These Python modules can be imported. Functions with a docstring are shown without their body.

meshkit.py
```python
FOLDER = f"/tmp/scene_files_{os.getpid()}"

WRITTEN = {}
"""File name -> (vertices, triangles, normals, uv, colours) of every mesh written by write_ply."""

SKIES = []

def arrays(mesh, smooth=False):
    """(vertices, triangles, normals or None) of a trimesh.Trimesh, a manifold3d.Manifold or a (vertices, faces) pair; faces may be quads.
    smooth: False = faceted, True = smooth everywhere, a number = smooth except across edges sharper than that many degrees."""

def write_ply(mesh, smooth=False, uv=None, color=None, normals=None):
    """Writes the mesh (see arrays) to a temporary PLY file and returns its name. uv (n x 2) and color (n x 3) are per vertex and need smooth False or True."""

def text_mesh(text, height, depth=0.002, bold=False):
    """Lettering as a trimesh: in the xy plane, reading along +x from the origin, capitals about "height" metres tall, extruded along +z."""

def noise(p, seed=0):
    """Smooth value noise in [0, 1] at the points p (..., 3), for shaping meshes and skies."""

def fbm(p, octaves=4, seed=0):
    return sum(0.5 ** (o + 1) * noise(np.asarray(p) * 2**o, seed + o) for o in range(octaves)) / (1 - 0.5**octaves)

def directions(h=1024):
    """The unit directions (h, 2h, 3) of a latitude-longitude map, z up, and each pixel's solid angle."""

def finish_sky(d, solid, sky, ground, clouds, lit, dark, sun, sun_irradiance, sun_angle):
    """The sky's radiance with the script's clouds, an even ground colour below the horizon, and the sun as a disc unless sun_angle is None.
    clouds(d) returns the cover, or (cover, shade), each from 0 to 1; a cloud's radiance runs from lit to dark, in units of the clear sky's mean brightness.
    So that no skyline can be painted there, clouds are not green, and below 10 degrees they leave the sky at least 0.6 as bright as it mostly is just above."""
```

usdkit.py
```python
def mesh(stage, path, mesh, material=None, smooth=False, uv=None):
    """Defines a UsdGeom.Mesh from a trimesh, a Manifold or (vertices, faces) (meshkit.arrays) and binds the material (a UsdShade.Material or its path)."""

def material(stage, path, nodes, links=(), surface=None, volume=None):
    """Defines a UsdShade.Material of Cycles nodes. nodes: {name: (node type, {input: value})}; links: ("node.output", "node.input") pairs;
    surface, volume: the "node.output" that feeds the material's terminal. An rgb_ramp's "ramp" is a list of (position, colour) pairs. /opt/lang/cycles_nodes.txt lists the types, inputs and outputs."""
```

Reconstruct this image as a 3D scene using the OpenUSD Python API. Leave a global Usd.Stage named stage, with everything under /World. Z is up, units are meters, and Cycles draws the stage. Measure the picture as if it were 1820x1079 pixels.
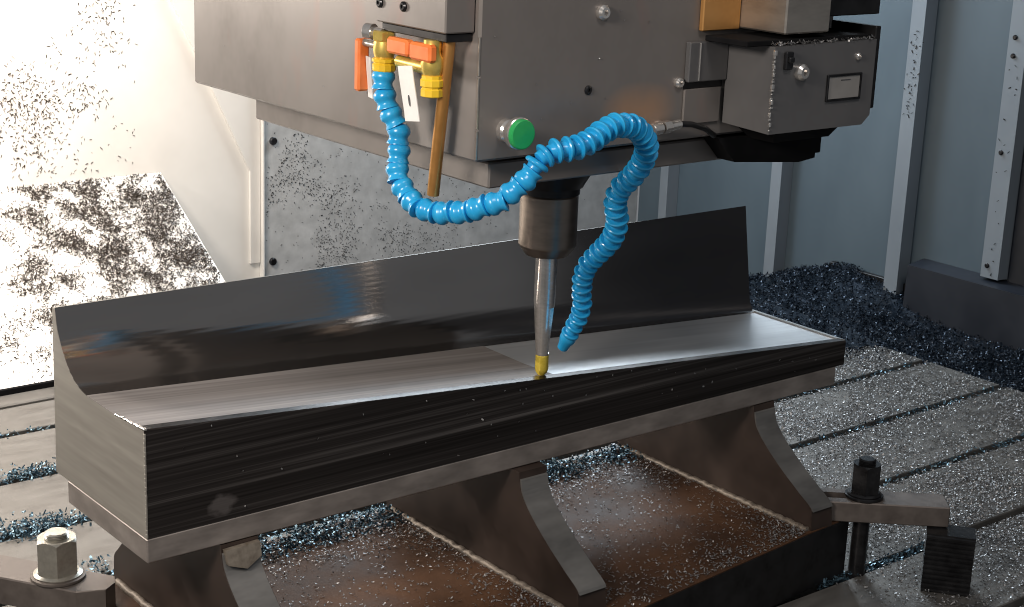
import math, random, numpy as np, trimesh, usdkit, manifold3d as m3
from meshkit import fbm
from pxr import Usd, UsdGeom, UsdLux, UsdShade, Gf, Sdf
import shapely.geometry as sg

stage = Usd.Stage.CreateInMemory()
UsdGeom.SetStageUpAxis(stage, UsdGeom.Tokens.z); UsdGeom.SetStageMetersPerUnit(stage, 1.0)
UsdGeom.Xform.Define(stage, '/World'); UsdGeom.Scope.Define(stage, '/World/Looks')

# ------------------------------------------------------------ camera
cam = UsdGeom.Camera.Define(stage, '/World/camera')
RIGHT, DOWN, FWD = (0.78044935, -0.62404284, 0.03833207), (-0.14248683, -0.23722554, -0.96094825), (0.60876622, 0.74450963, -0.2740604)
EYE = (-0.59757614, -1.22636457, 0.63188844)
cam.AddTransformOp().Set(Gf.Matrix4d(*RIGHT, 0, *(-x for x in DOWN), 0, *(-x for x in FWD), 0, *EYE, 1))
cam.CreateHorizontalApertureAttr(36.0); cam.CreateVerticalApertureAttr(36.0*607/1024); cam.CreateFocalLengthAttr(36.0*2907.65/1820)
cam.CreateClippingRangeAttr(Gf.Vec2f(0.05, 50)); cam.CreateExposureAttr(0.25)

# ------------------------------------------------------------ light: the machine's lamps, plus added fills
def rect_light(name, pos, target, w, h, power, color):
    l = UsdLux.RectLight.Define(stage, '/World/' + name)
    z = np.array(pos, float) - np.array(target, float); z /= np.linalg.norm(z)
    x = np.cross([0, 0, 1.0], z); x = x/np.linalg.norm(x) if np.linalg.norm(x) > 1e-6 else np.array([1.0, 0, 0]); y = np.cross(z, x)
    l.AddTransformOp().Set(Gf.Matrix4d(*x, 0, *y, 0, *z, 0, *map(float, pos), 1))
    l.CreateWidthAttr(w); l.CreateHeightAttr(h); l.CreateIntensityAttr(power); l.CreateColorAttr(Gf.Vec3f(*color))
rect_light('work_lamp', (0.28, 0.98, 0.62), (0.22, 1.22, 0.05), 0.50, 0.16, 40, (1.0, 0.88, 0.77))
rect_light('back_lamp', (1.42, 1.29, 0.78), (0.75, 0.25, 0.05), 0.85, 0.30, 27, (0.80, 0.91, 1.0))
rect_light('front_fill', (0.15, -1.25, 1.9), (0.4, 0.0, 0.2), 0.5, 0.4, 13, (1.0, 0.92, 0.86))  # weak added fill so forward faces get some light, no fixture here
rect_light('side_lamp', (-0.72, -0.42, 0.80), (0.2, 0.0, 0.25), 0.30, 0.22, 46, (1.0, 0.90, 0.80))
rect_light('tool_fill', (-0.36, 1.08, 0.55), (0.46, 0.02, 0.19), 0.22, 0.16, 62, (1.0, 0.90, 0.80))  # added unseen lamp, brightens the back of the tool and its reflection
dome = UsdLux.DomeLight.Define(stage, '/World/ambient_dome')  # dim even fill for the unseen workshop around the machine
dome.CreateIntensityAttr(1.0)
dm = usdkit.material(stage, '/World/Looks/workshop_air', {'b': ('background_shader', {'color': (0.9, 0.95, 1.0), 'strength': 0.17})}, surface='b.background')
UsdShade.MaterialBindingAPI.Apply(dome.GetPrim()).Bind(dm)

# ------------------------------------------------------------ scene helpers
used, origin = {}, {}
def path_for(parent, name):
    base = (str(parent.GetPath()) if parent else '/World') + '/' + name
    n = used.get(base, -1) + 1; used[base] = n
    return base if n == 0 else '%s_%03d' % (base, n)
def keys(p, label=None, cat=None, group=None, kind=None):
    for k, v in (('label', label), ('category', cat), ('group', group), ('kind', kind)):
        if v: p.SetCustomDataByKey(k, v)
    return p
def thing(name, label, cat, loc=(0, 0, 0), group=None):
    x = UsdGeom.Xform.Define(stage, path_for(None, name)); x.AddTranslateOp().Set(Gf.Vec3d(*map(float, loc)))
    p = x.GetPrim(); origin[str(p.GetPath())] = np.array(loc, float)
    return keys(p, label, cat, group)
def obj(name, mesh, mat, parent=None, smooth=False, label=None, cat=None, group=None, kind=None):
    """One mesh given in world coordinates, under parent."""
    path = path_for(parent, name)
    if hasattr(mesh, 'to_mesh'):
        q = mesh.to_mesh(); mesh = trimesh.Trimesh(np.array(q.vert_properties[:, :3]), np.array(q.tri_verts), process=False)
    elif isinstance(mesh, (tuple, list)):
        v, f = np.asarray(mesh[0], float), np.asarray(mesh[1], int)
        if f.shape[1] == 4: f = np.vstack([f[:, [0, 1, 2]], f[:, [0, 2, 3]]])
        mesh = trimesh.Trimesh(v, f, process=False)
    off = np.zeros(3)
    if parent is not None:
        for pre in parent.GetPath().GetPrefixes(): off = off + origin.get(str(pre), 0)
    mesh = trimesh.Trimesh(np.array(mesh.vertices) - off, np.array(mesh.faces), process=False)
    p = usdkit.mesh(stage, path, mesh, mat, smooth=smooth).GetPrim()
    return keys(p, label, cat, group, kind)

# ------------------------------------------------------------ shape helpers
def hull(pts): return m3.Manifold.hull_points(np.asarray(pts, float))
def cbox(lo, hi, c=0.001):
    """box with chamfered edges"""
    lo, hi = np.minimum(lo, hi).astype(float), np.maximum(lo, hi).astype(float)
    c = min(c, *(0.45*(hi - lo)))
    P = []
    for s in np.ndindex(2, 2, 2):
        k = np.where(np.array(s) == 1, hi, lo); sg_ = np.where(np.array(s) == 1, -1, 1)
        for a in range(3):
            o = np.array([c, c, c]); o[a] = 0
            P.append(k + sg_*o)
    return hull(P)
def frame(d):
    d = np.array(d, float); d /= np.linalg.norm(d)
    u = np.cross(d, [0, 0, 1.0] if abs(d[2]) < 0.9 else [1.0, 0, 0]); u /= np.linalg.norm(u)
    return u, np.cross(d, u), d
def lathe(prof, base, d=(0, 0, 1), n=40, roll=0.0):
    """prof: (radius, height) pairs turned about the axis d through base"""
    u, w, d = frame(d); prof = np.array(prof, float); base = np.array(base, float)
    a = np.arange(n)*2*math.pi/n + roll
    ring = np.cos(a)[:, None]*u + np.sin(a)[:, None]*w
    V = (base + prof[:, None, 1:2]*d + prof[:, None, 0:1]*ring[None]).reshape(-1, 3)
    F = []
    m = len(prof)
    i = np.arange(n); j = (i+1) % n
    for k in range(m-1):
        F.append(np.stack([k*n+i, k*n+j, (k+1)*n+j], 1)); F.append(np.stack([k*n+i, (k+1)*n+j, (k+1)*n+i], 1))
    V = np.vstack([V, base + prof[0, 1]*d, base + prof[-1, 1]*d])
    F.append(np.stack([j, i, np.full(n, m*n)], 1)); F.append(np.stack([(m-1)*n+i, (m-1)*n+j, np.full(n, m*n+1)], 1))
    F = np.vstack(F)
    t = trimesh.Trimesh(V, F, process=False)
    if t.volume < 0: t.invert()
    return t
def cyl(a, b, r, n=28, c=0.0008):
    a, b = np.array(a, float), np.array(b, float); L = np.linalg.norm(b-a); c = min(c, r*.4, L*.4)
    return lathe([(r-c, 0), (r, c), (r, L-c), (r-c, L)], a, b-a, n)
def prism(poly, axis, lo, hi):
    """polygon in the plane across axis (x: (y,z); y: (x,z); z: (x,y)) extruded from lo to hi"""
    m = trimesh.creation.extrude_polygon(sg.Polygon(poly), abs(hi-lo), engine='earcut')
    v = np.array(m.vertices); v[:, 2] += min(lo, hi)
    o = {'x': v[:, [2, 0, 1]], 'y': np.stack([v[:, 0], v[:, 2], v[:, 1]], 1), 'z': v}[axis]
    t = trimesh.Trimesh(o, np.array(m.faces), process=False)
    if t.volume < 0: t.invert()
    return t
def sub(a, *bs):
    for b in bs: a = a - b
    return a
def man(t): return m3.Manifold(m3.Mesh(np.asarray(t.vertices, np.float32), np.asarray(t.faces, np.uint32))) if not hasattr(t, 'to_mesh') else t
def join(*ms):
    out = []
    for m in ms:
        if hasattr(m, 'to_mesh'):
            q = m.to_mesh(); m = trimesh.Trimesh(np.array(q.vert_properties[:, :3]), np.array(q.tri_verts), process=False)
        out.append(m)
    return trimesh.util.concatenate(out)
def rotz(m, ang, about):
    t = join(m); c, s = math.cos(ang), math.sin(ang); v = np.array(t.vertices) - about
    t.vertices = np.stack([c*v[:, 0]-s*v[:, 1], s*v[:, 0]+c*v[:, 1], v[:, 2]], 1) + about
    return t
def pipe(pts, r, n=12):
    P = np.array(pts, float); T = np.gradient(P, axis=0); T /= np.linalg.norm(T, axis=1)[:, None]
    u = frame(T[0])[0]; V = []; a = np.arange(n)*2*math.pi/n
    for p, t in zip(P, T):
        u = u - t*(u@t); u /= np.linalg.norm(u); w = np.cross(t, u)
        V.append(p + r*(np.cos(a)[:, None]*u + np.sin(a)[:, None]*w))
    m = len(P); V = np.vstack(V + [P[:1], P[-1:]]); F = []; i = np.arange(n); j = (i+1) % n
    for k in range(m-1):
        F += [np.stack([k*n+i, k*n+j, (k+1)*n+j], 1), np.stack([k*n+i, (k+1)*n+j, (k+1)*n+i], 1)]
    F += [np.stack([j, i, np.full(n, m*n)], 1), np.stack([(m-1)*n+i, (m-1)*n+j, np.full(n, m*n+1)], 1)]
    return trimesh.Trimesh(V, np.vstack(F), process=False)
def hexnut(base, r, h, d=(0, 0, 1), roll=0.0):
    """hexagonal nut: prism with the corners turned off at both ends"""
    c = r*.10
    pr = man(lathe([(r, 0), (r, h)], base, d, 6, roll))
    tu = man(lathe([(r*.93, 0), (r*1.01, c), (r*1.01, h-c*1.3), (r*.86, h)], base, d, 48))
    return pr ^ tu

# ------------------------------------------------------------ materials
def mat(name, nodes, links, surface='p.BSDF'): return usdkit.material(stage, '/World/Looks/' + name, nodes, links, surface=surface)
def metal(name, ca, cb, ra, rb, scale=(20, 20, 20), bump=0.15, dist=0.0005, metallic=1.0, detail=4, fine=None, spec=0.5):
    """noise-mottled metal or paint: colour from ca to cb, roughness from ra to rb, noise stretched by scale"""
    n = {'g': ('geometry', {}), 'm': ('mapping', {'scale': scale}), 'n': ('noise_texture', {'scale': 1.0, 'detail': float(detail), 'roughness': 0.6}),
         'c': ('rgb_ramp', {'ramp': [(0.28, ca), (0.72, cb)]}), 'r': ('map_range', {'from_min': 0.3, 'from_max': 0.7, 'to_min': ra, 'to_max': rb, 'clamp': True}),
         'b': ('bump', {'strength': bump, 'distance': dist}), 'p': ('principled_bsdf', {'metallic': metallic, 'specular_ior_level': spec})}
    l = [('g.position', 'm.vector'), ('m.vector', 'n.vector'), ('n.fac', 'c.fac'), ('n.fac', 'r.value'), ('n.fac', 'b.height'), ('c.color', 'p.base_color'), ('r.result', 'p.roughness'), ('b.normal', 'p.normal')]
    if fine:
        n['m2'] = ('mapping', {'scale': fine}); n['n2'] = ('noise_texture', {'scale': 1.0, 'detail': 3.0}); n['a'] = ('math', {'math_type': 'add'})
        l = [x for x in l if x != ('n.fac', 'b.height')] + [('g.position', 'm2.vector'), ('m2.vector', 'n2.vector'), ('n.fac', 'a.value1'), ('n2.fac', 'a.value2'), ('a.value', 'b.height')]
    return mat(name, n, l)

M = {}
M['white_paint'] = metal('white_paint', (.74, .72, .68), (.82, .80, .76), .35, .5, (6, 6, 6), .05, metallic=0)
M['galvanised'] = metal('galvanised', (.44, .45, .45), (.60, .61, .61), .42, .6, (30, 30, 30), .1, metallic=.2)
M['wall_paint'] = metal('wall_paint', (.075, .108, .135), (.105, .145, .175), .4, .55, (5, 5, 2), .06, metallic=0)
M['rib_tone'] = metal('rib_tone', (.19, .225, .26), (.25, .285, .32), .4, .55, (5, 5, 2), .06, metallic=0)  # paler copy of the wall colour, used on the ribs
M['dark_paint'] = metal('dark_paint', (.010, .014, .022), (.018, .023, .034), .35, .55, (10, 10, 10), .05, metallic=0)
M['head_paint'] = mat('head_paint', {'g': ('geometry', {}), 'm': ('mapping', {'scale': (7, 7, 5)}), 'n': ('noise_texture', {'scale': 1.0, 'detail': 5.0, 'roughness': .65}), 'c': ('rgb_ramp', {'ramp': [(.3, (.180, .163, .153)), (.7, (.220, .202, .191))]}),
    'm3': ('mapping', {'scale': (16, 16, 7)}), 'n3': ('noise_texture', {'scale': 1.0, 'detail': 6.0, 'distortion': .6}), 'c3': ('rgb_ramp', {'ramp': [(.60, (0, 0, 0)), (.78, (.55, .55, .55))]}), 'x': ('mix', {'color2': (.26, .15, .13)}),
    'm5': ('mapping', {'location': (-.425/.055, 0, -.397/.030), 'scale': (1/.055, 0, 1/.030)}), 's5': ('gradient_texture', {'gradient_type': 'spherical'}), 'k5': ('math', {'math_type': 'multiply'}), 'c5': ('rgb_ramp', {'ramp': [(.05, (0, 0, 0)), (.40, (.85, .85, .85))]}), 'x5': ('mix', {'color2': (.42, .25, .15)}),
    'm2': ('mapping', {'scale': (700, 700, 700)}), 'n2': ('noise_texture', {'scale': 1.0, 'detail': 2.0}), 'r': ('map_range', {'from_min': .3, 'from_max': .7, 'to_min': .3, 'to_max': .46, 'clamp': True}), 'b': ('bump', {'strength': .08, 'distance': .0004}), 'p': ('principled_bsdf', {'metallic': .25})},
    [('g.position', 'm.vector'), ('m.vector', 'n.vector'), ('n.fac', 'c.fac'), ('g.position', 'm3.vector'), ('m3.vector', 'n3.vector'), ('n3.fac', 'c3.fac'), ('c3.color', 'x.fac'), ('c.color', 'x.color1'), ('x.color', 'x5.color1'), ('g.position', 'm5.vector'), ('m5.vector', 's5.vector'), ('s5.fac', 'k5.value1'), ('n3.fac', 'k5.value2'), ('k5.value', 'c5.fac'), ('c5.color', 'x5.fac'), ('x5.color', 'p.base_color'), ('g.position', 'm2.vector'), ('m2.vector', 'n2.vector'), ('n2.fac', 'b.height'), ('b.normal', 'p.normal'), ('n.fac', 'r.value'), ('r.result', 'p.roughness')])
M['cover_paint'] = metal('cover_paint', (.12, .12, .125), (.17, .165, .165), .3, .42, (9, 9, 9), .06, metallic=.3, fine=(900, 900, 900))
M['black_steel'] = metal('black_steel', (.012, .012, .013), (.03, .03, .032), .3, .5, (40, 40, 40), .1, metallic=.5)
M['cast_iron'] = metal('cast_iron', (.135, .128, .12), (.205, .197, .185), .38, .6, (16, 60, 16), .2, metallic=.55, fine=(500, 500, 500))
M['ground_steel'] = metal('ground_steel', (.22, .20, .19), (.42, .385, .37), .55, .68, (1.0, 190, 20), .03, .0002, metallic=.25, spec=.35)
M['milled_steel'] = metal('milled_steel', (.66, .68, .70), (.76, .78, .80), .36, .44, (3.0, 120, 40), .02, .0002, metallic=.55)
M['side_steel'] = metal('side_steel', (.28, .262, .235), (.40, .38, .34), .36, .5, (30, 6, 90), .12, .0003, metallic=.5)
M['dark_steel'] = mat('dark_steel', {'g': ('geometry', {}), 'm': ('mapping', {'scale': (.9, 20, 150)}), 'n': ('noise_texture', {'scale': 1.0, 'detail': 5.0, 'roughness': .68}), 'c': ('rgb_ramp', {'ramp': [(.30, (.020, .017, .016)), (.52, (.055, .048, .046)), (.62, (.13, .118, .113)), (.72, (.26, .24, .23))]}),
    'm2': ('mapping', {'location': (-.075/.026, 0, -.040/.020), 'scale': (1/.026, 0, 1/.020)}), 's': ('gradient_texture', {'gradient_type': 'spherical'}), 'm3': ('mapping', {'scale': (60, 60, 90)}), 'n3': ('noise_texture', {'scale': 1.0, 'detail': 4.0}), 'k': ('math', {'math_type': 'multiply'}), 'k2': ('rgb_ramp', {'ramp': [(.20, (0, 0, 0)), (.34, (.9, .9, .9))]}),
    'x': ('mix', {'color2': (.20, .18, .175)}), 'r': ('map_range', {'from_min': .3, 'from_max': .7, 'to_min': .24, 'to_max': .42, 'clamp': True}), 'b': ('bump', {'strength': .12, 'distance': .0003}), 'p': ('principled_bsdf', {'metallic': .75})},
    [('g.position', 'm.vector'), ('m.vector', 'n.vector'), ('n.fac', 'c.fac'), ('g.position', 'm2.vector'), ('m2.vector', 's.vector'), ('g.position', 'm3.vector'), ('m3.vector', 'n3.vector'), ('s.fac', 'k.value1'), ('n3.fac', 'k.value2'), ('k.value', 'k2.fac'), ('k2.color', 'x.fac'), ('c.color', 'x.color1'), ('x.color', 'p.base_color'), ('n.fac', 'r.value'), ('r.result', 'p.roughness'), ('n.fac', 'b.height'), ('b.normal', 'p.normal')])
M['plate_steel'] = metal('plate_steel', (.22, .195, .18), (.38, .34, .315), .4, .6, (22, 30, 60), .3, .0006, metallic=.6)
M['fixture_steel'] = metal('fixture_steel', (.020, .013, .010), (.062, .042, .034), .4, .6, (14, 14, 14), .25, .0006, metallic=.2)
M['edge_steel'] = metal('edge_steel', (.12, .118, .115), (.22, .217, .21), .38, .55, (14, 14, 50), .2, metallic=.5)
M['rust'] = metal('rust', (.034, .016, .009), (.105, .050, .024), .6, .8, (11, 11, 11), .3, .0008, metallic=0, spec=.25, detail=6, fine=(300, 300, 300))
M['weld'] = metal('weld', (.20, .165, .13), (.34, .30, .25), .4, .6, (120, 120, 120), .4, .001, metallic=.6)
M['weld_dark'] = metal('weld_dark', (.10, .08, .065), (.28, .24, .20), .4, .6, (160, 160, 160), .5, .001, metallic=.4)
M['bolt_steel'] = metal('bolt_steel', (.36, .345, .305), (.48, .46, .41), .26, .38, (60, 60, 60), .05, metallic=.7)
M['black_oxide'] = metal('black_oxide', (.018, .018, .02), (.045, .045, .048), .2, .36, (60, 60, 60), .05, metallic=.7)
M['clamp_steel'] = metal('clamp_steel', (.10, .083, .075), (.18, .155, .14), .42, .6, (40, 40, 40), .2, metallic=.4)
M['holder_steel'] = metal('holder_steel', (.21, .175, .15), (.29, .25, .215), .32, .42, (20, 20, 60), .02, metallic=1)
M['bright_steel'] = metal('bright_steel', (.66, .63, .60), (.76, .73, .70), .18, .26, (30, 30, 60), .02, metallic=.85)
M['gold_coating'] = metal('gold_coating', (.84, .62, .06), (.92, .72, .12), .2, .32, (200, 200, 200), .05, metallic=.45)
M['blue_plastic'] = metal('blue_plastic', (.012, .33, .70), (.025, .41, .78), .2, .34, (50, 50, 50), .04, metallic=0, spec=.7)
M['yellow_plastic'] = metal('yellow_plastic', (.80, .50, .02), (.88, .60, .04), .3, .45, (60, 60, 60), .05, metallic=0)
M['matt_black'] = metal('matt_black', (.006, .006, .007), (.012, .012, .013), .8, .9, (40, 40, 40), .05, metallic=0, spec=.1)
M['brass'] = metal('brass', (.74, .52, .10), (.86, .66, .20), .24, .38, (60, 60, 60), .08, metallic=.7)
M['orange_plastic'] = metal('orange_plastic', (.80, .17, .03), (.88, .24, .06), .35, .5, (60, 60, 60), .05, metallic=0)
M['copper'] = metal('copper', (.55, .26, .07), (.68, .34, .11), .28, .4, (40, 40, 20), .05, metallic=.75)
M['tan_metal'] = metal('tan_metal', (.55, .27, .08), (.64, .34, .12), .3, .42, (20, 20, 20), .05, metallic=.6)
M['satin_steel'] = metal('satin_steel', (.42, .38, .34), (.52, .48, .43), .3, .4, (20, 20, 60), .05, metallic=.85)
M['green_plastic'] = metal('green_plastic', (.015, .34, .085), (.03, .40, .11), .3, .42, (60, 60, 60), .04, metallic=0)
M['paper'] = metal('paper', (.80, .79, .76), (.86, .85, .83), .6, .7, (60, 60, 60), .05, metallic=0)
M['ink'] = metal('ink', (.05, .05, .06), (.1, .1, .1), .6, .7, metallic=0)
M['label_grey'] = metal('label_grey', (.36, .34, .32), (.43, .41, .39), .35, .5, (40, 40, 40), .05, metallic=.4)
def chip_mat(name, dark, light, r=.25, metallic=1.0):
    return mat(name, {'g': ('geometry', {}), 'c': ('rgb_ramp', {'ramp': [(0, dark), (.6, tuple(.5*a+.5*b for a, b in zip(dark, light))), (1, light)]}),
                      'p': ('principled_bsdf', {'metallic': metallic, 'roughness': r})}, [('g.random_per_island', 'c.fac'), ('c.color', 'p.base_color')])
M['chip_grey'] = chip_mat('chip_grey', (.25, .25, .255), (.90, .90, .90), .38, .6)
M['chip_blue'] = mat('chip_blue', {'g': ('geometry', {}), 'c': ('rgb_ramp', {'ramp': [(0, (.016, .026, .042)), (.38, (.09, .13, .19)), (.68, (.36, .46, .56)), (1, (.95, .97, .98))]}), 'p': ('principled_bsdf', {'metallic': .6, 'roughness': .3})}, [('g.random_per_island', 'c.fac'), ('c.color', 'p.base_color')])
M['chip_teal'] = chip_mat('chip_teal', (.10, .17, .22), (.80, .88, .90), .3, .7)
M['chip_brown'] = chip_mat('chip_brown', (.05, .038, .03), (.70, .58, .47), .45, .3)
M['chip_tan'] = chip_mat('chip_tan', (.28, .2, .14), (.6, .48, .38), .5, .2)
M['chip_dark'] = chip_mat('chip_dark', (.02, .02, .02), (.12, .11, .10), .4, .5)

# machined trough wall: polished with fine horizontal tool-pass cusps
M['polished_wall'] = mat('polished_wall', {'g': ('geometry', {}), 'x': ('separate_xyz', {}), 'k': ('math', {'math_type': 'multiply', 'value2': 1150.0}), 's': ('math', {'math_type': 'sine'}), 's2': ('math', {'math_type': 'absolute'}),
    'm2': ('mapping', {'scale': (3, 3, 14)}), 'n': ('noise_texture', {'scale': 1.0, 'detail': 3.0}),
    'c': ('rgb_ramp', {'ramp': [(.3, (.29, .27, .26)), (.7, (.36, .34, .33))]}), 'r': ('map_range', {'from_min': .3, 'from_max': .7, 'to_min': .13, 'to_max': .18, 'clamp': True}),
    'b': ('bump', {'strength': 1.0, 'distance': .000025}), 'p': ('principled_bsdf', {'metallic': .95})},
    [('g.position', 'm2.vector'), ('g.position', 'x.vector'), ('x.z', 'k.value1'), ('k.value', 's.value1'), ('s.value', 'b.height'), ('m2.vector', 'n.vector'), ('n.fac', 'c.fac'), ('n.fac', 'r.value'), ('c.color', 'p.base_color'), ('r.result', 'p.roughness'), ('b.normal', 'p.normal')])

# ------------------------------------------------------------ chips
def chips(P, L, W, curl, rng, flat=0.6, nrm=(0, 0, 1)):
    """curled metal slivers, one at each point; L, W length and width ranges, curl the bend range in radians"""
    P = np.asarray(P, float); n = len(P); K = 4
    l = rng.uniform(*L, n); w = rng.uniform(*W, n); th = rng.uniform(*curl, n)
    r = l/np.maximum(th, .05)
    s = np.linspace(-.5, .5, K)
    ang = th[:, None]*s
    x = r[:, None]*np.sin(ang); z = r[:, None]*(1-np.cos(ang))
    tw = rng.uniform(-.5, .5, n)[:, None]*s
    Q = np.empty((n, K, 2, 3))
    for e, sg_ in enumerate((-.5, .5)):
        ww = w[:, None]*sg_*(1-.5*np.abs(s)*2*.6)
        Q[:, :, e, 0] = x; Q[:, :, e, 1] = ww*np.cos(tw); Q[:, :, e, 2] = z + ww*np.sin(tw)
    up = np.asarray(nrm, float) + rng.normal(0, 1, (n, 3))*flat
    up /= np.linalg.norm(up, axis=1)[:, None]
    t = rng.normal(0, 1, (n, 3)); t -= up*(t*up).sum(1)[:, None]; t /= np.linalg.norm(t, axis=1)[:, None]
    b = np.cross(up, t)
    V = P[:, None, None, :] + Q[..., 0:1]*t[:, None, None] + Q[..., 1:2]*b[:, None, None] + Q[..., 2:3]*up[:, None, None]
    V = V.reshape(-1, 3)
    base = (np.arange(n)*K*2)[:, None]
    F = []
    for k in range(K-1):
        a = 2*k; F += [np.stack([base[:, 0]+a, base[:, 0]+a+1, base[:, 0]+a+3], 1), np.stack([base[:, 0]+a, base[:, 0]+a+3, base[:, 0]+a+2], 1)]
    return trimesh.Trimesh(V, np.vstack(F), process=False)

# ============================================================ the setting
ZT = -0.195                       # table top
SLOTS = [-0.268, -0.106, 0.06, 0.2225, 0.377, 0.5365, 0.702, 0.864]
YEND, XEND = 0.968, 1.625
t0, t1, td = 0.0075, 0.014, 0.03  # slot half width, T half width, depth
pts = [(-0.9, ZT-.09), (YEND, ZT-.09), (YEND, ZT-.001), (YEND-.001, ZT)]
for y in reversed(SLOTS):
    pts += [(y+t0+.0012, ZT), (y+t0, ZT-.0012), (y+t0, ZT-.018), (y+t1, ZT-.018), (y+t1, ZT-td), (y-t1, ZT-td), (y-t1, ZT-.018), (y-t0, ZT-.018), (y-t0, ZT-.0012), (y-t0-.0012, ZT)]
pts += [(-0.9, ZT)]
obj('machine_table', prism(pts, 'x', -0.9, XEND), M['cast_iron'], label='grey cast iron machine table with long parallel T slots', cat='table', kind='structure')
obj('table_lip', cbox((-0.9, YEND+.002, ZT-.09), (XEND, YEND+.045, ZT+.004), .002), M['cast_iron'], label='raised grey lip along the back edge of the slotted table', cat='table edge', kind='structure')
obj('floor', cbox((-1.5, -1.6, ZT-.16), (2.2, 1.5, ZT-.12), .002), M['dark_paint'], label='dark tray floor of the machine under the table', cat='floor', kind='structure')

YB, XR = 1.40, 1.90
# white sheet wall: with its raised fold line
w = thing('white_sheet_wall', 'overexposed white sheet metal wall with a bent seam, at the left', 'wall', (0, YB, ZT))
obj('wall_sheet', cbox((-0.9, YB, ZT-.12), (.9305, YB+.02, 1.6), .002), M['white_paint'], w)
def rib3(pts, y, wd, th):
    out = []
    for (x0, z0), (x1, z1) in zip(pts[:-1], pts[1:]):
        d = np.array([x1-x0, z1-z0]); d /= np.linalg.norm(d); n = np.array([-d[1], d[0]])*wd/2
        out.append(prism([(x0+n[0], z0+n[1]), (x0-n[0], z0-n[1]), (x1-n[0], z1-n[1]), (x1+n[0], z1+n[1])], 'y', y-th, y+.001))
    return join(*out)
obj('cheek_panel', prism([(.746, .345), (.906, .017), (.906, -.16), (.9265, -.16), (.9265, .345)], 'y', YB-.006, YB-.0005), M['white_paint'], w)
obj('corner_fold', cbox((.928, YB-.014, ZT-.1), (.9315, YB-.0005, 1.0), .0006), M['white_paint'], w)
# bolted galvanised plate
w = thing('bolted_plate', 'speckled grey galvanised plate with two black bolts beside the white wall', 'plate', (.934, YB, ZT))
obj('plate', cbox((.9335, YB-.004, ZT-.1), (1.9, YB+.016, 1.0), .001), M['galvanised'], w)
for x, z in ((.955, .070), (.954, -.162)):
    o = obj('bolt', lathe([(.0075, 0), (.0075, .004), (.006, .0062)], (x, YB-.0035, z), (0, -1, 0), 24), M['black_oxide'], w, smooth=30)
# right ribbed wall
w = thing('ribbed_wall', 'grey blue painted side wall with upright ribs, behind at the right', 'wall', (XR, 0, ZT))
obj('wall_sheet', cbox((XR, -1.4, ZT-.12), (XR+.02, YB-.006, 1.6), .002), M['wall_paint'], w)
for y0, y1, z0 in ((1.2735, 1.297, ZT-.1), (.951, .978, ZT-.1), (.640, .671, ZT-.1)):
    obj('rib', prism([(XR-.0005, y1+.022), (XR-.030, y1), (XR-.030, y0), (XR-.0005, y0-.003)], 'z', z0, 1.6), M['rib_tone'], w)
rb = obj('rib', prism([(XR-.0005, .462), (XR-.030, .459), (XR-.030, .422), (XR-.0005, .419)], 'z', -.098, 1.6), M['rib_tone'], w)
for y, z in ((.446, .332), (.446, .300), (.4465, .130), (.447, -.076)):
    obj('bolt', lathe([(.0045, 0), (.0045, .002), (.003, .0035)], (XR-.0298, y, z), (-1, 0, 0), 20), M['black_oxide'], rb, smooth=30)
obj('side_panel', cbox((XR-.006, -1.4, ZT-.1), (XR-.0005, .4185, 1.6), .001), M['dark_paint'], w, label='dark panel at the far right')
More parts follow.
